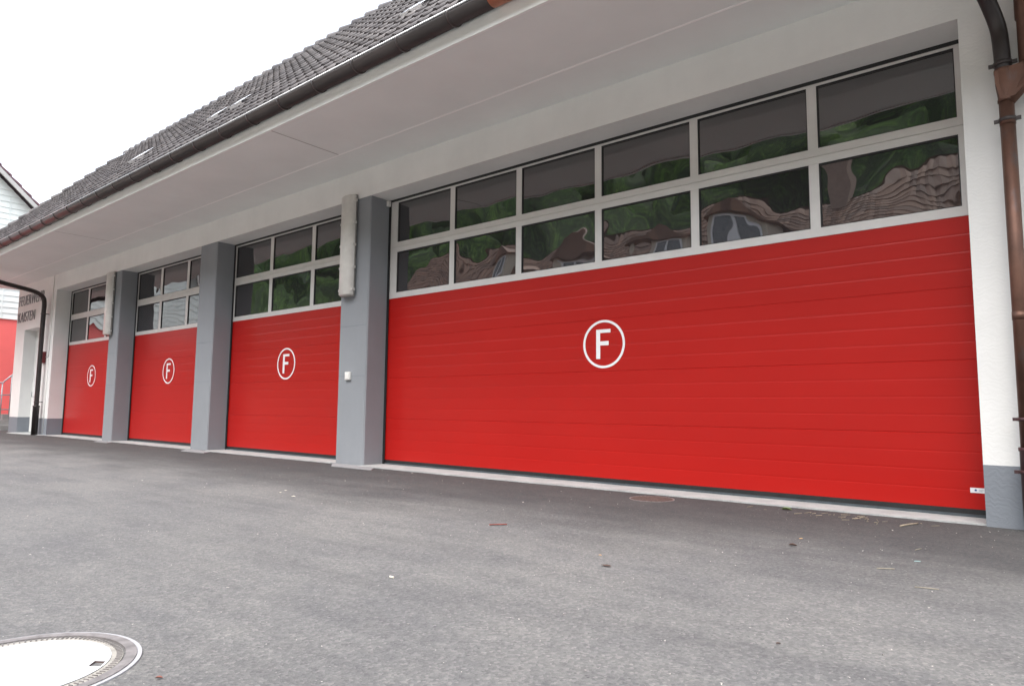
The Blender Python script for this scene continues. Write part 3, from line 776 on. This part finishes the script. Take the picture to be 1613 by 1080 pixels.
# steps and railing
sp = thing('entrance_steps', 'low concrete steps against the coral red wall at the far left', 'steps', (-26.9, 0, 0))
bm = B()
box(bm, 0, .9, -1.6, 2.2, -.05, .33); box(bm, 0, .6, .3, 2.2, .331, .50); box(bm, .9, 1.25, .12, 2.2, -.05, .16)
obj('tread', bm, 'steps', sp)
rl = thing('handrail', 'galvanised steel handrail above the concrete steps at the far left', 'railing', (-26.05, 0, 0))
bm = B(); tube(bm, [(0, -.60, 1.50), (0, .18, 1.52), (0, .42, 1.78), (0, 1.0, 2.38)], .022, 10); obj('top_rail', bm, 'steel', rl)
bm = B(); tube(bm, [(0, -.60, 1.10), (0, .20, 1.12), (0, 1.0, 1.20)], .018, 10); obj('rail', bm, 'steel', rl)
bm = B(); tube(bm, [(0, -.60, .66), (0, .20, .66), (0, 1.0, .66)], .018, 10); obj('rail', bm, 'steel', rl)
for yy, zt in ((-.60, 1.50), (.18, 1.52), (.42, 1.78)):
    bm = B(); tube(bm, [(0, yy, .34), (0, yy, zt)], .020, 10); obj('post', bm, 'steel', rl)

# ------------------------------------------------------------------ opposite the station (seen in the panes)
fh = thing('farmhouse', 'long farmhouse with brown tiled roof and dormers opposite the station', 'house', (0, 0, 0))
FX0, FX1, FY, FYR, EZ, RZ = -30, 7.5, -17.5, -22.5, 4.3, 10.1
bm = B(); box(bm, FX0, FX1, -27.5, FY, -.1, EZ)
v_ = [bm.verts.new(q) for q in ((FX0, FY, EZ), (FX0, -27.5, EZ), (FX0, FYR, RZ-.2), (FX1, FY, EZ), (FX1, -27.5, EZ), (FX1, FYR, RZ-.2))]
bm.faces.new(v_[:3]); bm.faces.new(v_[3:]); obj('wall', bm, 'render_far', fh)
LS = math.hypot(RZ-EZ+.7, FYR-FY-.8+0) ; LS = math.hypot(RZ-3.55, abs(FYR-FY)+.9)
bm = B(); nrow = int(LS/.30); ncl = int((FX1-FX0+1)/.34)
for sl in (0,):
    for j in range(nrow):
        for i in range(ncl):
            if random.random() < .0: continue
            xa = i*.34; s0 = j*.30; hh = random.uniform(-.008, .012)
            q = [bm.verts.new(c_) for c_ in ((xa, s0, .05+hh), (xa+.17, s0, .075+hh), (xa+.34, s0, .05+hh), (xa+.34, s0+.31, .02+hh), (xa+.17, s0+.31, .06+hh), (xa, s0+.31, .02+hh), (xa, s0, -.01), (xa+.17, s0, .0), (xa+.34, s0, -.01))]
            bm.faces.new((q[0], q[1], q[4], q[5])); bm.faces.new((q[1], q[2], q[3], q[4])); bm.faces.new((q[6], q[7], q[1], q[0])); bm.faces.new((q[7], q[8], q[2], q[1]))
sa = math.atan2(RZ-3.55, abs(FYR-FY)+.9)
fr_ = obj('roof', bm, 'tile_far', fh); fr_.location = (FX1+.5, FY+.9, 3.55); fr_.rotation_euler = (sa, 0, math.pi)
bm = B(); v_ = [bm.verts.new(q) for q in ((FX0-.5, FYR, RZ+.03), (FX1+.5, FYR, RZ+.03), (FX1+.5, -28.4, 3.55), (FX0-.5, -28.4, 3.55))]; bm.faces.new(v_); obj('rear_roof', bm, 'tile_far', fh)
for xc in (-22, -17.2, -13.0, -9.0, 1.5):
    dz = 8.0; bm = B(); y0_ = FY-1.9; box(bm, xc-.8, xc+.8, y0_-2.6, y0_, dz-1.2, dz+.6); dm = obj('dormer', bm, 'render_far', fh)
    bm = B(); v_ = [bm.verts.new(q) for q in ((xc-1.1, y0_+.35, dz+.55), (xc, y0_+.35, dz+1.2), (xc+1.1, y0_+.35, dz+.55), (xc-1.1, y0_-3.2, dz+.55), (xc, y0_-3.2, dz+1.2), (xc+1.1, y0_-3.2, dz+.55))]
    bm.faces.new((v_[0], v_[1], v_[4], v_[3])); bm.faces.new((v_[1], v_[2], v_[5], v_[4])); bm.faces.new(v_[:3]); bm.faces.new(v_[3:]); bm.faces.new((v_[0], v_[2], v_[5], v_[3]))
    obj('dormer_roof', bm, 'tile_far', dm)
    bm = B(); box(bm, xc-.48, xc+.48, y0_+.002, y0_+.04, dz-.40, dz+.42); obj('window_pane', bm, 'glass_far', dm)
    bm = B()
    for a_, b_, c_, d_ in ((-.55, -.47, -.47, .48), (.47, .55, -.47, .48), (-.035, .035, -.39, .40), (-.47, .47, -.47, -.39), (-.47, .47, .40, .48)): box(bm, xc+a_, xc+b_, y0_+.001, y0_+.08, dz+c_, dz+d_)
    obj('window_frame', bm, 'winframe', dm)
for xc in (-6.0, -1.6):
    bm = B(); box(bm, xc-.35, xc+.35, FYR-.3, FYR+.5, RZ-.8, RZ+1.1); obj('chimney', bm, 'chimney', fh)
for k in range(7):
    xc = -17.5+k*3.7
    bm = B(); box(bm, xc-.55, xc+.55, FY+.002, FY+.03, 1.1, 2.6); wn = obj('window', bm, 'glass_far', fh)
    bm = B()
    for a_, b_, c_, d_ in ((-.62, -.55, 1.03, 2.67), (.55, .62, 1.03, 2.67), (-.55, .55, 1.03, 1.1), (-.55, .55, 2.6, 2.67), (-.03, .03, 1.1, 2.6)): box(bm, xc+a_, xc+b_, FY+.001, FY+.07, c_, d_)
    obj('window_frame', bm, 'winframe', wn)
# wooded hill
def hz(x, y):
    t = max(0, min(1, (-y-30)/65)); return 46*t**1.05 + 3*noise.noise(Vector((x*.04, y*.04, 0)))*min(1, t*4)
bm = B(); nx, ny = 70, 24
g = [[bm.verts.new((-190+340*i/nx, -29-80*j/ny, hz(-190+340*i/nx, -29-80*j/ny)-.3*(j == 0))) for j in range(ny+1)] for i in range(nx+1)]
for i in range(nx):
    for j in range(ny): bm.faces.new((g[i][j], g[i+1][j], g[i+1][j+1], g[i][j+1]))
struct('hill', bm, 'grass', smooth=True)
bm = B()
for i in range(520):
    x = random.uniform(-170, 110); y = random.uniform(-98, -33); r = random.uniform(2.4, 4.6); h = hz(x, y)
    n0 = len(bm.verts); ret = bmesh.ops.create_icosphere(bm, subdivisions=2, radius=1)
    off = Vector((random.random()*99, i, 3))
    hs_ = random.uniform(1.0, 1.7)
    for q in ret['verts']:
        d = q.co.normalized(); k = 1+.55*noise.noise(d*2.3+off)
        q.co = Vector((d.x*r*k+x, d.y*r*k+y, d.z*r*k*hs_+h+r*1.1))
o = obj('forest', bm, 'forest', smooth=True); o['kind'] = 'stuff'; o['label'] = 'green wooded hillside opposite the station'
